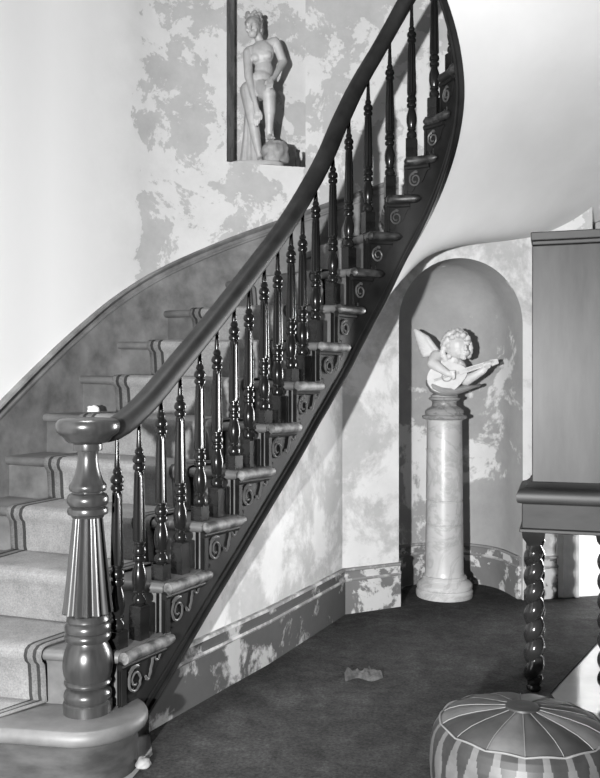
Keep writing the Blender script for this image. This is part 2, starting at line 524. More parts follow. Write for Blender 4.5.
# handrail sweep
CAPZ = 1.143
def rail_pt(k): return xy(BP(k), railz(k))
path = [Vector((NC[0] + .02, NC[1] + .03, CAPZ)), Vector((NC[0] + .055, NC[1] + .065, CAPZ + .004))]
kk = 2.15
while kk <= 19.5:
    path.append(rail_pt(kk)); kk += 0.15
for _ in range(2):
    for i in range(1, 6): path[i] = (path[i - 1] + 2 * path[i] + path[i + 1]) / 4
secp = []
for i in range(20):
    a = 2 * PI * i / 20
    c, s_ = math.cos(a), math.sin(a)
    secp.append((0.043 * math.copysign(abs(c) ** 0.8, c), 0.040 * math.copysign(abs(s_) ** 0.75, s_) + .002 ))
m = MB(); rows = []
for i, p in enumerate(path):
    t = (path[min(i + 1, len(path) - 1)] - path[max(i - 1, 0)]).normalized()
    a = Vector((t[1], -t[0], 0)).normalized(); b = a.cross(t).normalized()
    rows.append([p + a * u + b * v for u, v in secp])
m.grid(rows, closed_u=True); m.cap(rows[0], flip=True); m.cap(rows[-1])
m.build('handrail', M_RAIL, bal, angle=60)

# newel
S = 2.93 / 850
def npx(pts): return [(hw * S, R + (716 - y) * S) for hw, y in pts]
MN = Matrix.Translation((NC[0], NC[1], 0))
newel = bpy.data.objects.new('newel_post', None); COL.objects.link(newel); newel.location = (NC[0], NC[1], R); newel.empty_display_size = .05; attach(newel, bal)
newel.matrix_parent_inverse = parent_world(bal).inverted()
tag(newel, 'stout turned newel post with a fluted tapering shaft and round cap')
def nl(name, pts, seg=40, flute=None, angle=35, mat=M_NEWEL):
    m = MB(); m.lathe(npx(pts), seg, MN, flute); return m.build(name, mat, newel, angle=angle)
nl('newel_cap', [(13, 449.5), (19, 448.5), (22, 446), (24, 443), (28.5, 440), (30.5, 437), (31.5, 433), (31, 429), (29.5, 426.5), (27, 425), (22, 424), (8, 423.5)], 48)
nl('turned_neck', [(15.5, 523), (16.5, 521), (19.5, 519.5), (20.2, 517), (19.5, 514), (17.5, 512.6), (16.5, 512), (19, 510.5), (20.5, 507), (20.3, 503), (18.5, 500), (15.5, 498.6), (15, 497.5), (17.5, 496.5), (18.5, 494), (18.5, 491.5), (17.8, 490),
                  (15.5, 487), (12.8, 480), (11, 473), (10, 466), (10, 460), (10.8, 457), (14, 456.5), (14.3, 455), (14.3, 450), (13, 449)])
def fl(r, z, a):
    c = math.cos(a * 14)
    return r * (1 - 0.17 * (0.5 - 0.5 * c) ** 0.8)
cone = []
for i in range(13):
    u = i / 12
    cone.append((25.5 - 10.5 * u ** 0.9, 617 - 94 * u))
cone = [(19, 618.5), (24, 618.3)] + cone + [(13, 522)]
nl('fluted_shaft', cone, 14 * 12, fl, 25)
nl('turned_base', [(24, 716.5), (24, 706), (23, 705), (22, 704.3), (23.2, 702), (23.6, 699), (23, 696), (20.5, 692.5), (17.5, 690.5), (17.3, 689), (22.5, 688.6), (23.4, 686.5), (22.6, 684.2), (21.8, 683.5),
                   (23.6, 678), (24.6, 671), (24.4, 664), (23.2, 657), (20.8, 651), (18.6, 647.5), (18.3, 645.5), (21.8, 645), (23, 642), (22.6, 638.6), (21.2, 637), (22.5, 635.5), (22.8, 632), (22, 628.5), (20.5, 627), (21.2, 625), (20.3, 622), (18.5, 619.6), (16, 618.8)])

# baluster: turned part 0.63 long, top aligned under the rail
def bflute(r, z, a):
    if 0.232 < z < 0.487: return r * (1 - 0.16 * (0.5 - 0.5 * math.cos(a * 9)))
    return r
bp = [(.019, 0), (.020, .004), (.0255, .010), (.0265, .020), (.024, .030), (.017, .038), (.0155, .042), (.022, .045), (.0225, .050), (.019, .054),
      (.0225, .064), (.0265, .085), (.0270, .105), (.0245, .125), (.019, .142), (.0165, .152), (.0165, .158), (.0235, .162), (.0250, .170), (.0235, .178), (.018, .182), (.018, .186), (.0245, .190), (.0255, .200), (.0235, .210), (.019, .216), (.019, .222), (.0225, .226), (.0225, .231),
      (.0235, .233), (.0235, .250), (.0225, .32), (.0205, .40), (.0185, .47), (.018, .486), (.016, .488), (.016, .492), (.022, .497), (.0235, .505), (.021, .513), (.0155, .518), (.0225, .523), (.0245, .533), (.021, .544), (.013, .552), (.0165, .558), (.0155, .566), (.0095, .577)]
m = MB(); m.lathe(bp, 36, None, bflute)
turn0 = m.build('turned_shaft', M_DARK, None, angle=35)
m = MB()
hw = .0265
rows = [[Vector((x, y, z)) for x, y in ((-w, -w), (w, -w), (w, w), (-w, w))] for w, z in ((hw, 0), (hw, .965), (hw - .003, 1.0))]
m.grid(rows, closed_u=True); m.cap(rows[0], flip=True); m.cap(rows[-1])
base0 = m.build('square_base', M_DARK, None, smooth=False)
m = MB(); m.lathe([(.0098, 0), (.0110, .08), (.0088, .35), (.0072, 1.0)], 16)
pin0 = m.build('tapered_pin', M_DARK, None, angle=60)
slots = []
for k in range(2, 8): slots += [(k, .2), (k, .68)]
for k in range(8, 19): slots.append((k, .3))
first = True
for k, fr in slots:
    kk = k + fr; p = BP(kk)
    zb = R * k + 0.0; zt = railz(kk) - 0.038
    L = zt - zb; bh = .11 if k >= 8 else (.062 if fr < .4 else .125)
    tg = tang(kk); ang = math.atan2(tg[1], tg[0])
    b = bpy.data.objects.new('baluster', None); COL.objects.link(b); b.empty_display_size = .03
    b.parent = bal; b.matrix_parent_inverse = parent_world(bal).inverted()
    b.matrix_basis = Matrix.Translation((p[0], p[1], zb)) @ Matrix.Rotation(ang, 4, 'Z')
    t_, q_, n_ = (turn0, base0, pin0) if first else (turn0.copy(), base0.copy(), pin0.copy())
    if not first: COL.objects.link(t_); COL.objects.link(q_); COL.objects.link(n_)
    t_.parent = b; q_.parent = b; n_.parent = b
    n_.location = (0, 0, bh + .573); n_.scale = (1, 1, L - bh - .573 + .012)
    t_.location = (0, 0, bh); q_.location = (0, 0, 0); q_.scale = (1, 1, bh)
    first = False

# ------------------------------------------------------------------ room shell
m = MB(); m.box(-3.2, 4.2, -1.0, 8.0, -.06, 0); fl_ = m.build('floor', M_FLOOR, None, smooth=False); tag(fl_, kind='structure')
# fitted carpet
poly = [(-1.70, -.9), (1.06, -.9), (1.06, 3.60), (1.62, 4.50), (2.06, 5.20), (2.02, 5.345), (1.36, 5.185), (1.32, 5.40), (1.24, 5.58), (1.05, 5.69), (.87, 5.68), (.69, 5.55), (.57, 5.30), (.587, 5.05), (.250, 4.865),
        (.05, 4.43), (-.155, 3.99), (-.31, 3.70), (-.465, 3.41), (-.57, 3.22), (-.52, 3.0), (-.56, 2.79), (-.72, 2.70), (-1.0, 2.74), (-1.66, 2.90)]
m = MB(); a = [Vector((x, y, .008)) for x, y in poly]; b = [Vector((x, y, .0005)) for x, y in poly]
m.grid([b, a], closed_u=True); m.cap(a)
cp = m.build('carpet', M_CARPET, None, smooth=False); tag(cp, 'dark worn carpet covering the hall floor, cut diagonally near the cabinet', 'carpet')

# stair wall with statue niche
ZN0, ZN1 = 2.652, 4.1
def wpath(s):                       # s = k, extended towards the camera
    if s >= 0.5: return W(s)
    d = (W(0.5) - W(1.5)).normalized(); d = (d + Vector((-.05, -.1))).normalized()
    return W(0.5) + d * (0.5 - s) * 0.25
KN0, KN1 = 10.055, 11.07
ks = [-11, -8, -5, -2, -.5, .5] + [.75 + .25 * i for i in range(38)]
ks = [k for k in ks if k < KN0 - .05] + [KN0 + (KN1 - KN0) * i / 5 for i in range(6)] + [KN1 + .2 + .25 * i for i in range(14)]
zs = [0, 1.0, 2.0, 2.2, ZN0, 3.3, ZN1, 5.2]
m = MB()
for i in range(len(ks) - 1):
    for j in range(len(zs) - 1):
        if ks[i] >= KN0 - 1e-6 and ks[i + 1] <= KN1 + 1e-6 and ZN0 - 1e-6 <= zs[j] and zs[j + 1] <= ZN1 + 1e-6: continue
        if ks[i] > 10.9 and zs[j] < 2.2 - 1e-6: continue
        if ks[i] > 9.2 and zs[j] < 1.9: continue
        a, b = wpath(ks[i]), wpath(ks[i + 1])
        m.add([xy(a, zs[j]), xy(b, zs[j]), xy(b, zs[j + 1]), xy(a, zs[j + 1])], [(0, 1, 2, 3)])
# niche recess
A, B = W(KN0), W(KN1); nd = Vector((0.06, 0.998)); DP = 0.34
A2, B2 = A + nd * DP, B + nd * DP
Ks = [KN0 + (KN1 - KN0) * i / 5 for i in range(6)]
m.add([xy(A, ZN0), xy(A2, ZN0), xy(A2, ZN1), xy(A, ZN1)], [(0, 1, 2, 3)])
m.add([xy(B, ZN0), xy(B2, ZN0), xy(B2, ZN1), xy(B, ZN1)], [(0, 1, 2, 3)])
m.add([xy(A2, ZN0), xy(B2, ZN0), xy(B2, ZN1), xy(A2, ZN1)], [(0, 1, 2, 3)])
sh = [xy(W(k), ZN0) for k in Ks] + [xy(B2, ZN0), xy(A2, ZN0)]
m.add(sh, [tuple(range(len(sh)))])
sh = [xy(W(k), ZN1) for k in Ks] + [xy(B2, ZN1), xy(A2, ZN1)]
m.add(sh, [tuple(range(len(sh)))])
wl = m.build('wall_left', M_WALL, None, angle=30); tag(wl, kind='structure')

# lower wall under the stairs, with the arched niche
LW = [(-.70, 2.98), (-.585, 3.20), (-.475, 3.41), (-.32, 3.70), (-.164, 3.99), (.04, 4.43), (.243, 4.87)]
NA, NB = Vector((.587, 5.05)), Vector((1.36, 5.19))
def soff_out(k):                    # outer soffit line along the lower walls  (x, y, z)
    pts = [(-.58, 3.2, .15), (-.5, 3.35, .30), (-.42, 3.5, .47), (-.34, 3.66, .66), (-.25, 3.82, .84), (-.14, 4.03, 1.02), (-.02, 4.3, 1.2), (.10, 4.56, 1.38),
           (.243, 4.87, 1.58), (.41, 4.95, 1.75), (.60, 5.05, 1.94), (.84, 5.10, 2.125), (1.36, 5.19, 2.215), (1.80, 5.26, 2.32), (2.4, 5.37, 2.52), (2.75, 5.0, 2.76), (2.85, 4.3, 3.0), (2.8, 3.6, 3.22), (2.6, 3.1, 3.42), (2.3, 2.8, 3.6)]
    return crom(pts, k, 2)
m = MB()
ztop = [.28, .32, .55, .9, 1.12, 1.42, 1.68]
m.grid([[xy(Vector(p), 0) for p in LW], [xy(Vector(p), z) for p, z in zip(LW, ztop)]])
C0 = Vector((.243, 4.87))
m.add([xy(C0, 0), xy(NA, 0), xy(NA, 2.02), xy((C0 + NA) / 2, 1.86), xy(C0, 1.68)], [(0, 1, 2, 3, 4)])
mid = (NA + NB) / 2; av = (NB - NA).normalized(); nv = Vector((-av[1], av[0])); RA = (NB - NA).length / 2; DEP = .36
ZS = 2.085 - RA; JB = .23
arch = []
for i in range(25):
    a = PI - PI * i / 24
    arch.append((mid + av * RA * math.cos(a), ZS + RA * math.sin(a)))
for i in range(24):
    (p, z), (q, y) = arch[i], arch[i + 1]
    m.add([xy(p, z), xy(q, y), xy(q, 2.6), xy(p, 2.6)], [(0, 1, 2, 3)])
# niche shell
HC = 24
rows = []
for z in (0.0, ZS * .5, ZS):
    rows.append([xy(NA, z)] + [xy(mid + nv * JB + av * RA * math.cos(PI - PI * i / HC) + nv * DEP * math.sin(PI - PI * i / HC), z) for i in range(HC + 1)] + [xy(NB, z)])
for j in range(1, 12):
    ph = PI / 2 * j / 12; c, s_ = math.cos(ph), math.sin(ph)
    r_ = [xy(mid + nv * JB + av * RA * c * math.cos(PI - PI * i / HC) + nv * DEP * c * math.sin(PI - PI * i / HC), ZS + RA * s_) for i in range(HC + 1)]
    rows.append([r_[0] - xy(nv * JB, 0)] + r_ + [r_[-1] - xy(nv * JB, 0)])
rows.append([xy(mid, ZS + RA)] + [xy(mid + nv * JB, ZS + RA)] * (HC + 1) + [xy(mid, ZS + RA)])
nm = MB(); nm.grid(rows)
tag(nm.build('wall_niche', M_NICHE, None, angle=60), kind='structure')
wb = m.build('wall_understairs', M_UNDER, None, angle=20); tag(wb, kind='structure')
# back wall right of the niche, with the doorway
m = MB(); D0 = Vector((1.72, 5.29)); D1 = Vector((3.05, 5.56))
m.add([xy(NB, 0), xy(D0, 0), xy(D0, 2.6), xy(NB, 2.6)], [(0, 1, 2, 3)])
m.add([xy(D0, 2.05), xy(D1, 2.05), xy(D1, 2.6), xy(D0, 2.6)], [(0, 1, 2, 3)])
m.add([xy(D1, 0), xy((4.1, 5.75), 0), xy((4.1, 5.75), 2.6), xy(D1, 2.6)], [(0, 1, 2, 3)])
dv = (D1 - D0).normalized(); dn = Vector((-dv[1], dv[0]))
m.add([xy(D0, 0), xy(D0 + dn * .15, 0), xy(D0 + dn * .15, 2.05), xy(D0, 2.05)], [(0, 1, 2, 3)])
m.add([xy(D1, 0), xy(D1 + dn * .15, 0), xy(D1 + dn * .15, 2.05), xy(D1, 2.05)], [(0, 1, 2, 3)])
tag(m.build('wall_back', M_UNDER, None, smooth=False), kind='structure')
# bright room beyond
m = MB()
m.add([(1.5, 7.6, 0), (4.2, 7.6, 0), (4.2, 7.6, 2.6), (1.5, 7.6, 2.6)], [(0, 1, 2, 3)])
m.add([(4.2, 5.76, 0), (4.2, 7.6, 0), (4.2, 7.6, 2.6), (4.2, 5.76, 2.6)], [(0, 1, 2, 3)])
m.add([(1.5, 5.27, 0), (1.5, 7.6, 0), (1.5, 7.6, 2.6), (1.5, 5.27, 2.6)], [(0, 1, 2, 3)])
tag(m.build('wall_far', simple('far_room_paint', .75, .8, 3, .8), None, smooth=False), kind='structure')
# door casing
m = MB()
def along(d0, dirv, nrm, a0, a1, o0, o1, z0, z1, mb):
    c = [d0 + dirv * a0 - nrm * o0, d0 + dirv * a1 - nrm * o0, d0 + dirv * a1 - nrm * o1, d0 + dirv * a0 - nrm * o1]
    v = [xy(p, z0) for p in c] + [xy(p, z1) for p in c]
    mb.add(v, [(3, 2, 1, 0), (4, 5, 6, 7), (0, 1, 5, 4), (1, 2, 6, 5), (2, 3, 7, 6), (3, 0, 4, 7)])
for a0, a1, o in ((-.14, -.10, .018), (-.10, -.045, .028), (-.045, -.025, .02), (-.025, 0.0, .035)):
    along(D0, dv, dn, a0, a1, -.0, o, 0, 2.12, m)
    along(D1, dv, dn, -a1, -a0, -.0, o, 0, 2.12, m)
along(D0, dv, dn, -.14, (D1 - D0).length + .14, 0, .03, 2.06, 2.18, m)
tag(m.build('trim_1', M_TRIM, None, smooth=False), kind='structure')

# soffit
m = MB(); rows = []
for i in range(0, 97):
    k = 2.2 + (19.6 - 2.2) * i / 96
    a = xy(P(k) - outn(k) * .028, SB(k) + .004); b = soff_out(k)
    bul = 0.03 * math.exp(-((k - 10.2) / 1.4) ** 2)
    row = []
    for j in range(9):
        u = j / 8; p = a + (Vector(b) - a) * u
        p.z -= bul * math.sin(PI * min(1, u * 1.4)) if u < .72 else 0
        row.append(p)
    rows.append(row)
m.grid(rows)
sf = m.build('ceiling', M_SOFFIT, None, angle=180); tag(sf, kind='structure')

# baseboards
def baseboard(name, pts, mat, h=.268, closed=False, nsign=1, capmat=None):
    pts = [Vector(p) for p in pts]; rows = []
    sec = [(0, 0), (.022, 0), (.022, h - .075), (.028, h - .066), (.020, h - .058), (.016, h - .05), (.016, h - .018), (.026, h - .012), (.022, h), (0, h)]
    n = len(pts)
    for i, p in enumerate(pts):
        t = (pts[min(i + 1, n - 1)] - pts[max(i - 1, 0)]).normalized(); nn = Vector((t[1], -t[0])) * nsign
        rows.append([xy(p + nn * (o - .001), z) for o, z in sec])
    m = MB()
    for a, b, mi in ((0, 3, 0), (2, 5, 1), (4, 7, 0), (6, 10, 1)): m.grid([r[a:b] for r in rows], mi=mi)
    m.cap(rows[0]); m.cap(rows[-1])
    return tag(m.build(name, [mat, M_CAPB], None, angle=25), kind='structure')
baseboard('baseboard_left', LW[1:], M_BASE)
e = (NA - C0).normalized()
baseboard('baseboard_back', [C0, (C0 + NA) / 2, NA], M_BASE2)
arcp = [NA + (nv * .02)] + [mid + nv * JB + av * RA * math.cos(PI - PI * i / 24) + nv * DEP * math.sin(PI - PI * i / 24) for i in range(25)] + [NB + nv * .02]
baseboard('baseboard_niche', arcp, M_BASE2)
baseboard('baseboard_right', [NB + av * .005, NB + (D0 - NB) * .5, D0 - dv * .14], M_BASE2)

# ------------------------------------------------------------------ organic helper: union of capsules / balls, voxel-remeshed
def capsule(mb, a, b, ra, rb, seg=14):
    a, b = Vector(a), Vector(b); d = (b - a); L = d.length; t = d.normalized() if L > 1e-6 else Vector((0, 0, 1))
    pts, rr = [], []
    for i in range(5):
        an = PI / 2 * (1 - i / 4) * .98
        pts.append(a - t * ra * math.sin(an)); rr.append(max(.0004, ra * math.cos(an)))
    for i in range(1, 5): pts.append(a + d * i / 5); rr.append(ra + (rb - ra) * i / 5)
    for i in range(5):
        an = PI / 2 * i / 4 * .98
        pts.append(b + t * rb * math.sin(an)); rr.append(max(.0004, rb * math.cos(an)))
    mb.tube(pts, rr, seg)
def organic(mb, name, mat, parent, voxel, smooth_it=4, fac=.5):
    o = mb.build('tmp', mat, None, merge=0)
    r = o.modifiers.new('r', 'REMESH'); r.mode = 'VOXEL'; r.voxel_size = voxel
    s_ = o.modifiers.new('s', 'SMOOTH'); s_.iterations = smooth_it; s_.factor = fac
    dg = bpy.context.evaluated_depsgraph_get()
    me = bpy.data.meshes.new_from_object(o.evaluated_get(dg)); me.name = name
    old = o.data; bpy.data.objects.remove(o); bpy.data.meshes.remove(old)
    me.polygons.foreach_set('use_smooth', [True] * len(me.polygons))
    if not me.materials: me.materials.append(mat)
    q = bpy.data.objects.new(name, me); COL.objects.link(q)
    if parent: attach(q, parent)
    return q
def rotm(x=0, y=0, z=0):
    return (Matrix.Rotation(math.radians(z), 3, 'Z') @ Matrix.Rotation(math.radians(y), 3, 'Y') @ Matrix.Rotation(math.radians(x), 3, 'X'))

# ------------------------------------------------------------------ bather statue in the upper niche
SX, SY, SZ = -.255, 5.29, ZN0
US = .001455
def s3(cx, cy, y=0.0): return Vector((SX + (cx - 160) * US, SY + y, SZ + (722 - cy) * US))
stat = thing('statue', (SX, SY, SZ), 'pale stone bather statue with one foot on a rock, standing in the upper niche', 'statue')
m = MB()
def cap(a, b, ra, rb): capsule(m, a, b, ra, rb)
# torso
m.ball(s3(172, 222, -.01), (.076, .052, .082), rotm(0, 14, 0)); m.ball(s3(180, 290, -.005), (.058, .044, .075)); m.ball(s3(150, 375, .0), (.082, .062, .070), rotm(0, 10, 0))
m.ball(s3(172, 335, -.01), (.064, .050, .07)); cap(s3(118, 212, 0), s3(228, 172, 0), .034, .034)
m.ball(s3(148, 246, -.040), (.030, .020, .028)); m.ball(s3(196, 236, -.040), (.030, .020, .028))
# neck, head
cap(s3(172, 185, 0), s3(150, 140, -.02), .028, .026)
HC_ = s3(135, 118, -.035)
m.ball(HC_, (.046, .052, .058), rotm(18, -12, 0)); m.ball(s3(134, 148, -.056), (.030, .028, .030)); m.ball(s3(130, 158, -.066), (.012, .012, .010))
cap(s3(130, 118, -.086), s3(126, 137, -.094), .005, .008); m.ball(s3(127, 148, -.088), (.010, .006, .004))
for sx in (-1, 1):
    m.ball(s3(129 + sx * 14, 122, -.079), (.010, .006, .006)); m.ball(s3(129 + sx * 15, 115, -.081), (.012, .006, .004)); m.ball(s3(131 + sx * 18, 138, -.070), (.012, .012, .012))
m.ball(s3(172, 125, -.02), (.006, .010, .014))
# viewer-left arm, reaching down
cap(s3(112, 220, -.01), s3(117, 330, -.045), .031, .026); cap(s3(117, 330, -.045), s3(148, 450, -.075), .025, .016)
cap(s3(148, 450, -.075), s3(156, 490, -.08), .016, .019)
for i, (dx, L) in enumerate(((-12, 44), (-4, 52), (5, 50), (13, 40))):
    b0 = s3(154 + dx * .8, 495, -.082); b1 = s3(154 + dx, 495 + L * .55, -.090); b2 = s3(152 + dx * .9, 495 + L, -.082)
    cap(b0, b1, .0062, .006); cap(b1, b2, .006, .0048)
cap(s3(166, 482, -.085), s3(176, 505, -.096), .007, .0065); cap(s3(176, 505, -.096), s3(174, 522, -.098), .0065, .005)
# viewer-right arm, bent to the thigh
cap(s3(234, 178, 0), s3(262, 252, .01), .031, .027); cap(s3(262, 252, .01), s3(230, 335, -.075), .026, .017)
cap(s3(230, 335, -.075), s3(214, 362, -.105), .016, .018)
for i, (dx, dy) in enumerate(((0, 0), (-8, 6), (-16, 9), (-24, 10))):
    b0 = s3(222 + dx * .7, 364 + dy * .4, -.125); b1 = s3(222 + dx * 1.0, 388 + dy * .5, -.158); b2 = s3(221 + dx * 1.0, 406 + dy * .4, -.172)
    cap(b0, b1, .0062, .006); cap(b1, b2, .006, .005)
cap(s3(206, 358, -.12), s3(194, 374, -.145), .0068, .006); cap(s3(194, 374, -.145), s3(190, 388, -.15), .006, .005)
# standing leg
cap(s3(120, 380, 0), s3(136, 515, -.012), .062, .038); cap(s3(136, 515, -.012), s3(143, 560, 0), .034, .034); cap(s3(143, 560, 0), s3(164, 668, .0), .034, .017)
cap(s3(164, 672, .0), s3(172, 690, -.055), .019, .015); cap(s3(172, 692, -.05), s3(176, 699, -.085), .016, .011)
for i in range(5): cap(s3(166 + i * 4.6, 700, -.084), s3(167 + i * 4.8, 703, -.100 + abs(i - 1) * .003), .0055, .0048)
# raised leg
cap(s3(172, 372, -.01), s3(205, 425, -.125), .064, .046); cap(s3(206, 432, -.125), s3(208, 490, -.112), .041, .037); cap(s3(208, 490, -.112), s3(206, 588, -.085), .034, .019)
cap(s3(207, 594, -.085), s3(216, 606, -.130), .020, .015); cap(s3(216, 606, -.13), s3(221, 610, -.155), .015, .011)
for i in range(5): cap(s3(213 + i * 4.4, 611, -.155), s3(214 + i * 4.6, 614, -.170 + abs(i - 1) * .003), .0052, .0045)
organic(m, 'body', M_STATUE, stat, .0042, 3)
# hair: waved mass and bun
m = MB(); m.ball(s3(137, 95, -.02), (.050, .054, .042), rotm(10, -10, 0)); m.ball(s3(142, 60, .005), (.034, .036, .026)); m.ball(s3(160, 120, .01), (.030, .040, .048))
for i in range(26):
    a = i * 2.399; r = .030 + .018 * ((i * 7) % 5) / 5
    m.ball(s3(138, 84, -.012) + Vector((.046 * math.cos(a), -.05 * abs(math.sin(a)) * .9 + .01, .012 + .030 * math.sin(i * 1.7))), .013)
organic(m, 'hair', M_HAIRST, stat, .0045, 2)
# drapery behind the standing leg
m = MB(); rows = []
for i in range(13):
    u = i / 12
    cyy = 395 + u * 312; xl = 98 - 4 * u - 26 * u * u; xr = 118 + 55 * u ** 1.3 + 10
    row = []
    for j in range(33):
        v = j / 32; th_ = PI * v
        fold = 1 + .16 * math.sin(v * PI * 9 + u * 1.5) * (.3 + u)
        x = (xl + xr) / 2 - (xr - xl) / 2 * math.cos(th_) * (1 if v < .5 else 1)
        row.append(s3(x, cyy, .045 - (.055 + .025 * u) * math.sin(th_) * fold * .5))
    bk = [s3(xr, cyy, .085), s3((xl + xr) / 2, cyy, .10), s3(xl, cyy, .085)]
    rows.append(row + bk)
m.grid(rows, closed_u=True); m.cap(rows[0]); m.cap(rows[-1])
m.build('drapery', M_STATUE, stat, angle=70)
# rock
m = MB(); m.ball(s3(232, 668, -.085), (.080, .095, .095), seg=40, rings=28)
rk = []
rock = m.build('rock', M_ROCK, stat, angle=60)
for v in rock.data.vertices:
    p = Vector(v.co); d = noise.noise(p * 16) * .030 + noise.noise(p * 42) * .012
    q = v.co + v.normal * d
    q.z = max(q.z, SZ + .022); q.z = min(q.z, s3(0, 620).z)
    v.co = q
m = MB(); seg = 40; rows = []
for s_, z in ((1, 0), (1, .020), (.96, .026)):
    rows.append([Vector((SX - .012 + .172 * s_ * math.copysign(abs(math.cos(2 * PI * j / seg)) ** .6, math.cos(2 * PI * j / seg)), SY - .04 + .125 * s_ * math.copysign(abs(math.sin(2 * PI * j / seg)) ** .6, math.sin(2 * PI * j / seg)), SZ + z)) for j in range(seg)])
m.grid(rows, closed_u=True); m.cap(rows[0], flip=True); m.cap(rows[-1])
m.build('plinth', M_STATUE, stat, angle=40)
# small dark bottle beside it
bx, by = -.012, 5.30
m = MB(); m.lathe([(.015, ZN0), (.019, ZN0 + .003), (.020, ZN0 + .065), (.015, ZN0 + .082), (.010, ZN0 + .09), (.010, ZN0 + .122), (.013, ZN0 + .124), (.012, ZN0 + .133), (.004, ZN0 + .134)], 18, Matrix.Translation((bx, by, 0)))
tag(m.build('bottle', M_BLACK, None), 'small black bottle on the niche ledge beside the bather statue', 'bottle')

# ------------------------------------------------------------------ marble pedestal
PX, PY = .90, 5.30
S2 = 5.30 / 850
ped = thing('pedestal', (PX, PY, 0.0), 'tall veined marble column pedestal standing in the arched niche', 'pedestal')
MP = Matrix.Translation((PX, PY, 0))
def pz(y): return EYE - (y - 389) * S2
m = MB()
m.lathe([(.172, .008), (.176, .02), (.176, .045), (.168, .055), (.166, .058), (.172, .066), (.172, .085), (.160, .100), (.142, .110), (.138, .118), (.140, .126), (.132, .138), (.120, .142)], 40, MP)
m.build('column_base', M_MARBLE, ped, angle=35)
m = MB(); sh = [(.124, .140), (.120, .155)]
for i in range(9): sh.append((.119 - .011 * i / 8, .17 + (1.09 - .17) * i / 8))
for zz in (.46, .605):
    sh += []
sh.append((.110, 1.10)); sh.append((.112, 1.105))
def joint(r, z, a): return r
full = []
for r, z in sh: full.append((r, z))
for zz in (.46, .605):
    r = .119 - .011 * (zz - .17) / .92
    full += [(r, zz - .006), (r - .004, zz - .003), (r - .004, zz + .003), (r, zz + .006)]
full.sort(key=lambda q: q[1])
m.lathe(full, 40, MP); m.build('shaft', M_MARBLE, ped, angle=30)
m = MB()
m.lathe([(.110, 1.104), (.118, 1.106), (.134, 1.112), (.138, 1.122), (.136, 1.130), (.120, 1.134), (.116, 1.140), (.120, 1.150), (.116, 1.164), (.100, 1.178), (.082, 1.186), (.076, 1.195), (.074, 1.210), (.080, 1.222), (.095, 1.230), (.098, 1.240), (.090, 1.246)], 40, MP)
m.build('capital', M_CAPITAL, ped, angle=35)

# ------------------------------------------------------------------ cherub
CU = .00104
CX, CY = .905, 5.285
CB = 1.246
def c3(cx, cy, y=0.0): return Vector((.9684 + (cx - 335) * CU, CY + y, CB + (500 - cy) * CU))
def h3(cx, cy, y=0.0): return c3(cx, cy - 24, y)
che = thing('cherub_bust', (PX, PY, CB), 'winged cherub bust playing a mandolin on top of the marble column', 'bust')
m = MB()
H = h3(338, 222, -.03)
m.ball(H, (.074, .078, .084), rotm(8, -10, 0)); m.ball(h3(354, 258, -.062), (.050, .042, .046))
for sx in (-1, 1):
    m.ball(h3(360 + sx * 22, 262, -.088), (.022, .020, .022)); m.ball(h3(360 + sx * 26, 214, -.098), (.014, .008, .008)); m.ball(h3(360 + sx * 27, 200, -.098), (.020, .010, .006))
m.ball(h3(372, 232, -.112), (.010, .012, .018)); m.ball(h3(374, 244, -.116), (.013, .012, .010)); m.ball(h3(370, 268, -.104), (.016, .010, .006)); m.ball(h3(368, 277, -.102), (.013, .009, .005)); m.ball(h3(366, 294, -.092), (.018, .016, .013))
m.ball(h3(272, 236, -.02), (.010, .014, .022))
capsule(m, c3(322, 262, -.01), c3(300, 340, 0), .048, .056)
m.ball(c3(290, 350, .0), (.090, .065, .090)); m.ball(c3(285, 420, .0), (.095, .065, .075))
# viewer-left arm to the strings
capsule(m, c3(215, 258, -.01), c3(190, 300, -.05), .040, .036); capsule(m, c3(190, 300, -.05), c3(262, 358, -.115), .036, .022); capsule(m, c3(262, 358, -.115), c3(280, 366, -.125), .022, .020)
for i in range(4):
    a0 = c3(284 + i * 2, 354 + i * 8, -.130); a1 = c3(302, 364 + i * 8, -.140); a2 = c3(300 - i * 2, 378 + i * 6, -.132)
    capsule(m, a0, a1, .0085, .008, 10); capsule(m, a1, a2, .008, .0065, 10)
capsule(m, c3(280, 350, -.13), c3(302, 348, -.142), .009, .008, 10)
# viewer-right arm to the neck of the mandolin
capsule(m, c3(355, 315, -.01), c3(385, 398, -.045), .040, .034); capsule(m, c3(385, 402, -.06), c3(462, 352, -.125), .034, .022); capsule(m, c3(462, 352, -.125), c3(478, 338, -.13), .022, .021)
for i in range(4):
    a0 = c3(474 + i * 10, 332 - i * 2, -.140); a1 = c3(478 + i * 11, 308 - i * 2, -.158); a2 = c3(480 + i * 11, 296 - i * 2, -.142)
    capsule(m, a0, a1, .0085, .008, 10); capsule(m, a1, a2, .008, .0065, 10)
capsule(m, c3(468, 340, -.14), c3(470, 314, -.156), .009, .0075, 10)
organic(m, 'body', M_CHERUB, che, .0045, 3)
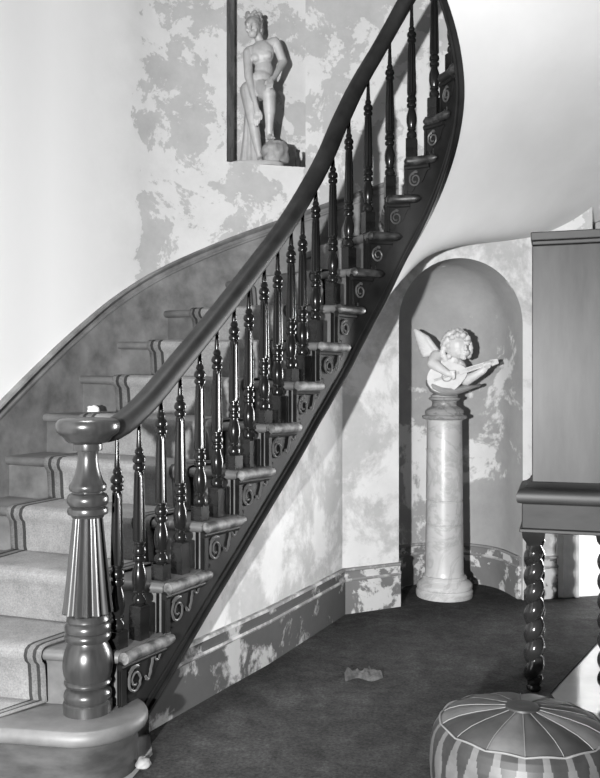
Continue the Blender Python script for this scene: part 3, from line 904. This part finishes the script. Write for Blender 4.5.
# curls
m = MB()
m.ball(h3(328, 195, .0), (.080, .078, .078))
for i in range(60):
    z = 1 - 1.25 * (i + .5) / 60; a = i * 2.39996; r = math.sqrt(max(0, 1 - z * z))
    d = Vector((r * math.cos(a), r * math.sin(a), z))
    if d.y < -.42 and d.z < .62 and d.x > -.55: continue
    if d.x > .75 and d.z < .1: continue
    m.ball(h3(334, 208, -.012) + Vector((d.x * .078, d.y * .080, d.z * .082)), .021, seg=10, rings=7)
for (x, y, d) in ((258, 232, -.03), (252, 256, -.025), (258, 280, -.03), (272, 300, -.03), (286, 282, -.055), (408, 208, -.045), (414, 232, -.04), (412, 256, -.04), (404, 278, -.04), (300, 172, -.085), (330, 160, -.095), (362, 160, -.095), (390, 176, -.08)):
    m.ball(h3(x, y, d), .020, seg=10, rings=7)
organic(m, 'curly_hair', M_CHERUB, che, .005, 1)
# wing with feathers
def wing(name, root, tip, low, depth):
    m = MB(); nF = 7
    for i in range(nF):
        u = i / (nF - 1)
        a = root + (low - root) * u * .35
        b = tip + (low - tip) * u
        mid_ = (a + b) / 2 + Vector((-.02, depth, .02 * (1 - u)))
        pts = []
        for q in range(9):
            t = q / 8; pts.append(a * (1 - t) ** 2 + mid_ * 2 * t * (1 - t) + b * t * t)
        rr = [.012, .018, .021, .023, .024, .024, .022, .018, .008]
        m.tube(pts, rr, 8)
    m.tube([root + Vector((0, 0, -.02)), root + (tip - root) * .5 + Vector((0, 0, .018)), tip + Vector((.008, 0, -.004))], [.022, .02, .010], 8)
    return organic(m, name, M_CHERUB, che, .0045, 1)
wing('wing', c3(245, 232, .045), c3(98, 88, .10), c3(140, 244, .09), .02)
wing('wing', c3(310, 270, .06), c3(390, 160, .12), c3(400, 260, .11), .02)
# mandolin
man = MB()
f = Vector((-.25, -.93, .20)).normalized(); nk = (c3(560, 296, -.13) - c3(258, 388, -.088)); nk = (nk - f * nk.dot(f)).normalized(); sd = f.cross(nk)
O = c3(258, 382, -.088)
rows = []
for i, dep in enumerate((0.0, .25, .5, .72, .88, .97, 1.0)):
    sc_ = math.sqrt(max(.0, 1 - dep * dep)); row = []
    for j in range(36):
        a = 2 * PI * j / 36
        rx = .112 * (1 + .22 * max(0, math.cos(a)) ** 3); ry = .098 * (1 - .12 * max(0, math.cos(a)))
        row.append(O + nk * (rx * math.cos(a) * max(sc_, .02)) + sd * (ry * math.sin(a) * max(sc_, .02)) - f * dep * .06)
    rows.append(row)
man.grid(rows, closed_u=True); man.cap(rows[0]); man.cap(rows[-1])
mo = man.build('mandolin', M_CHERUB, che, angle=50)
mm = MB()
def bar(a, b, w0, w1, t):
    r = []
    for p, w in ((a, w0), (b, w1)):
        r.append([p + sd * w, p + sd * w + f * t, p - sd * w + f * t, p - sd * w])
    mm.grid(r, closed_u=True); mm.cap(r[0]); mm.cap(r[1])
bar(O + nk * .09 - f * .008, O + nk * .285 - f * .008, .016, .012, .018); bar(O + nk * .285 - f * .02, O + nk * .33 - f * .03, .020, .014, .016)
mm.build('mandolin_neck', M_CHERUB, mo, smooth=False)
mm = MB(); mm.tube([O + f * .002 + nk * (.01 + .03 * math.cos(2 * PI * i / 24)) + sd * .03 * math.sin(2 * PI * i / 24) for i in range(25)], .004, 6)
for s_ in (-.006, 0, .006): mm.tube([O - nk * .07 + sd * s_ + f * .006, O + nk * .30 + sd * s_ + f * .012], .0012, 5)
mm.build('strings', M_CHERUBG, mo)
# swept cloth under the bust
m = MB(); rows = []
cen = [(158, 430), (185, 468), (240, 500), (310, 498), (380, 470), (440, 446), (476, 438)]
for i, (x, y) in enumerate(cen):
    u = i / 6; row = []
    for j in range(14):
        a = 2 * PI * j / 14
        th_ = (.010 + .030 * math.sin(PI * min(1, u * 1.15 + .08)) ** 1) ; dpth = .030 + .085 * math.sin(PI * u) ** .7
        q = c3(x, y, -.01); row.append(q + Vector((0, dpth * math.cos(a), (th_) * math.sin(a) + th_ * .95)))
    rows.append(row)
m.grid(rows, closed_u=True); m.cap(rows[0], flip=True); m.cap(rows[-1])
m.lathe([(.085, CB), (.085, CB + .012), (.07, CB + .02)], 30, MP)
m.build('swept_cloth', M_CHERUBG, che, angle=60)

# ------------------------------------------------------------------ cabinet on barley-twist legs
th_ = math.radians(-17)
MC = Matrix.Translation((.935, 3.60, 0)) @ Matrix.Rotation(th_, 4, 'Z')
cab = thing('cabinet', MC @ Vector((.5, .2, 0.0)), 'tall wooden cabinet on dark barley-twist legs at the right edge', 'cabinet')
LB, DPc = 1.0, .36
def cb(name, boxes, mat, parent=cab, bev=.004):
    m = MB()
    for b in boxes: m.box(*b, M=MC)
    o = m.build(name, mat, parent, smooth=False, merge=0)
    if bev:
        bv = o.modifiers.new('bevel', 'BEVEL'); bv.width = bev; bv.segments = 2
    return o
cb('body', [(.045, LB - .045, .03, DPc - .01, .90, 1.905)], M_CAB)
cb('cornice', [(.045, LB - .045, .026, DPc - .01, 1.907, 1.925), (.040, LB - .04, .02, DPc - .005, 1.926, 1.962)], M_CABD)
m = MB(); rows = []
for o_, z in ((.0, .812), (.012, .815), (.018, .826), (.018, .850), (.010, .866), (.002, .872), (-.012, .876), (-.026, .888), (-.032, .900), (-.04, .902)):
    rows.append([MC @ Vector(p) for p in ((-o_, -o_, z), (LB + o_, -o_, z), (LB + o_, DPc + o_, z), (-o_, DPc + o_, z))])
m.grid(rows, closed_u=True); m.cap(rows[0], flip=True); m.cap(rows[-1]); m.build('moulding', M_CABD, cab, angle=30)
cb('apron', [(.004, LB - .004, .004, DPc - .004, .705, .812)], M_CABM)
cb('apron_bead', [(-.006, LB + .006, -.006, DPc + .006, .69, .705)], M_CABD, bev=.003)
def twist(lx, ly):
    m = MB(); nz = 120; rows = []; z0, z1 = .035, .635
    for i in range(nz + 1):
        z = z0 + (z1 - z0) * i / nz; a = 2 * PI * z / .082
        w = min(1, (z - z0) / .03, (z1 - z) / .03); r = .029
        row = []
        for j in range(32):
            b = 2 * PI * j / 32
            rr = .027 + .016 * w * abs(math.sin((b - a) / 2)) ** .75
            row.append(MC @ Vector((lx + rr * math.cos(b), ly + rr * math.sin(b), z)))
        rows.append(row)
    m.grid(rows, closed_u=True)
    m.lathe([(.022, .008), (.030, .014), (.032, .024), (.026, .034), (.028, .04)], 20, MC @ Matrix.Translation((lx, ly, 0)))
    rows = [[MC @ Vector((lx + x * w, ly + y * w, z)) for x, y in ((-1, -1), (1, -1), (1, 1), (-1, 1))] for w, z in ((.028, .63), (.032, .645), (.045, .665), (.048, .69))]
    m.grid(rows, closed_u=True); m.cap(rows[0], flip=True); m.cap(rows[-1])
    m.build('leg', M_TWIST, cab, angle=45)
for lx in (.052, .350, .650, LB - .052): twist(lx, .05)
for lx in (.052, LB - .052): twist(lx, DPc - .05)

# ------------------------------------------------------------------ pouf
QX, QY = .675, 2.58
MQ = Matrix.Translation((QX, QY, .008)) @ Matrix.Diagonal((1, 1, .93, 1))
pouf = thing('pouf', (QX, QY, .008), 'round leather pouf with radial light and dark panels in front of the cabinet', 'pouf')
NS = 14; prof = [(.0, .352), (.03, .351), (.05, .347), (.09, .343), (.14, .336), (.19, .324), (.225, .309), (.244, .296)]
mats = [M_PMID, M_PLIGHT, M_PDARK]
order = [2, 0, 1, 2, 0, 0, 1, 2, 0, 1, 0, 2, 1, 0]
def wr(r, z, th):
    u = (th * NS / (2 * PI)) % 1
    return Vector((r * math.cos(th), r * math.sin(th), z - .007 * (1 - math.sin(PI * u)) * min(1, r / .1)))
for s_ in range(NS):
    m = MB(); rows = []
    for r, z in prof[2:]:
        rows.append([MQ @ wr(r, z, (s_ + j / 8) * 2 * PI / NS) for j in range(9)])
    m.grid(rows)
    m.build('panel', mats[order[s_]], pouf, angle=70)
m = MB(); m.lathe([(.052, .346), (.050, .352), (.035, .356), (.012, .353), (.004, .352)], 28, MQ)
m.build('centre_medallion', M_PDARK, pouf)
# side wall with keyhole-shaped dark tabs
m = MB(); seg = 480; sp = [(.245, .296), (.258, .28), (.268, .26), (.274, .235), (.278, .20), (.279, .16), (.276, .11), (.268, .06), (.255, .02), (.24, .0)]
sub = []
for (r0, z0), (r1, z1) in zip(sp, sp[1:]):
    for q in range(10): sub.append((r0 + (r1 - r0) * q / 10, z0 + (z1 - z0) * q / 10))
sub.append(sp[-1])
rows = [[MQ @ Vector((r * math.cos(2 * PI * j / seg), r * math.sin(2 * PI * j / seg), z)) for j in range(seg)] for r, z in sub]
vs = [p for r in rows for p in r]
for i in range(len(rows) - 1):
    for j in range(seg):
        zc = (sub[i][1] + sub[i + 1][1]) / 2; dd = abs(((j + .5) / seg * 24) % 1 - .5)
        t = (.296 - zc) / .17
        w = .37 if t < .12 else (.37 - .24 * min(1, (t - .12) / .45))
        if .66 < t < 1.05: w = .20 * math.sqrt(max(0, 1 - ((t - .84) / .21) ** 2)) + .03
        dark = dd < w and t < 1.05
        a = i * seg + j; b = i * seg + (j + 1) % seg; c = (i + 1) * seg + (j + 1) % seg; d = (i + 1) * seg + j
        m.f.append((a, b, c, d)); m.mi.append(1 if dark else 0)
m.v = [tuple(v) for v in vs]; m.cap(rows[-1], 0)
m.build('side', [M_PLIGHT, M_PDARK], pouf, angle=60)
m = MB(); m.tube([MQ @ wr(.247, .298, 2 * PI * j / 84) for j in range(85)], .0032, 6)
for s_ in range(NS):
    m.tube([MQ @ (wr(r, z + .003, s_ * 2 * PI / NS)) for r, z in prof[2:]], .0014, 5)
m.build('piping', M_CORD, pouf)

# ------------------------------------------------------------------ small debris
def lump(name, c, size, mat, seed, label, cat, n=1):
    m = MB(); m.ball((0, 0, 0), size, seg=20, rings=12)
    o = m.build(name, mat, None, angle=80)
    for v in o.data.vertices:
        p = Vector(v.co); d = noise.noise(p * (1.6 / size[0]) + Vector((seed, 0, 0))) * .35 + noise.noise(p * (4.5 / size[0]) + Vector((0, seed, 0))) * .18
        q = p * (1 + d); q.z = max(q.z, -size[2] * .45); v.co = q
    mz = min(v.co.z for v in o.data.vertices)
    o.location = (c[0], c[1], c[2] - mz)
    return tag(o, label, cat)
k = 6; tt = .62; pp = nose(6, .835) + back(6, .835) * .14
lump('plaster_fragment', (pp[0], pp[1], R * 6 + sag(6, .835) + .012), (.036, .030, .022), M_PLASTER, 3, 'small heap of fallen white plaster on the stair runner', 'debris')
lump('plaster_lump', (-.535, 2.90, .009), (.026, .026, .022), M_ROCK, 9, 'pale lump of plaster on the floor by the bottom step', 'debris')
# crumpled rag on carpet
m = MB(); rows = []
for i in range(22):
    row = []
    for j in range(12):
        u, v = i / 21 - .5, j / 11 - .5
        x = .17 * u; y = .085 * v * (1 + .5 * math.sin(u * 9))
        h = .012 + .030 * max(0, noise.noise(Vector((u * 9, v * 7, 3)))) + .014 * math.exp(-((v - .1) / .2) ** 2)
        if i in (0, 21) or j in (0, 11): h = .002
        row.append(Vector((.285 + x, 3.80 + y, .0085 + h)))
    rows.append(row)
m.grid(rows)
tag(m.build('rag', M_RAG, None, angle=90), 'crumpled scrap of rag lying on the dark carpet', 'rag')

# ------------------------------------------------------------------ light, world, camera
w = bpy.data.worlds.new('hall_ambient'); SC.world = w; w.use_nodes = True
w.node_tree.nodes['Background'].inputs['Color'].default_value = (1, 1, 1, 1)
w.node_tree.nodes['Background'].inputs['Strength'].default_value = 0.015
def lamp(name, kind, loc, energy, size=.1, target=None, **kw):
    l = bpy.data.lights.new(name, kind); l.energy = energy
    if kind == 'AREA': l.size = size
    elif kind in ('POINT', 'SPOT'): l.shadow_soft_size = size
    for a, b in kw.items(): setattr(l, a, b)
    o = bpy.data.objects.new(name, l); COL.objects.link(o); o.location = loc
    if target is not None:
        o.rotation_euler = (Vector(target) - Vector(loc)).to_track_quat('-Z', 'Y').to_euler()
    return o
lamp('flash_lamp', 'SPOT', (-1.18, -1.8, 1.25), 2600, .06, (0.0, 4.6, 1.8), spot_size=math.radians(80), spot_blend=.6)
lamp('far_room_daylight', 'AREA', (2.2, 6.3, 2.5), 160, 1.0, (2.2, 7.5, .4))
lamp('understairs_fill', 'AREA', (2.62, 5.62, 1.15), 24, .75, (-.1, 4.1, 1.0), shape='RECTANGLE', size_y=1.6, spread=math.radians(56))  # added fill, aimed from the doorway to brighten the wall under the stairs

lamp('stairwell_skylight', 'AREA', (-.95, 2.9, 5.1), 16, 1.0, (-.95, 3.0, 0), spread=math.radians(48))

cam = bpy.data.cameras.new('camera'); co = bpy.data.objects.new('camera', cam); COL.objects.link(co)
co.location = (0, 0, EYE); co.rotation_euler = (PI / 2, 0, 0)
cam.sensor_fit = 'HORIZONTAL'; cam.sensor_width = 36; cam.lens = 36 * 850 / 600
cam.clip_start = .05
SC.camera = co
SC.view_settings.view_transform = 'Standard'; SC.view_settings.look = 'None'
SC.view_settings.gamma = 1; SC.view_settings.exposure = 0.0
SC.view_settings.use_curve_mapping = False
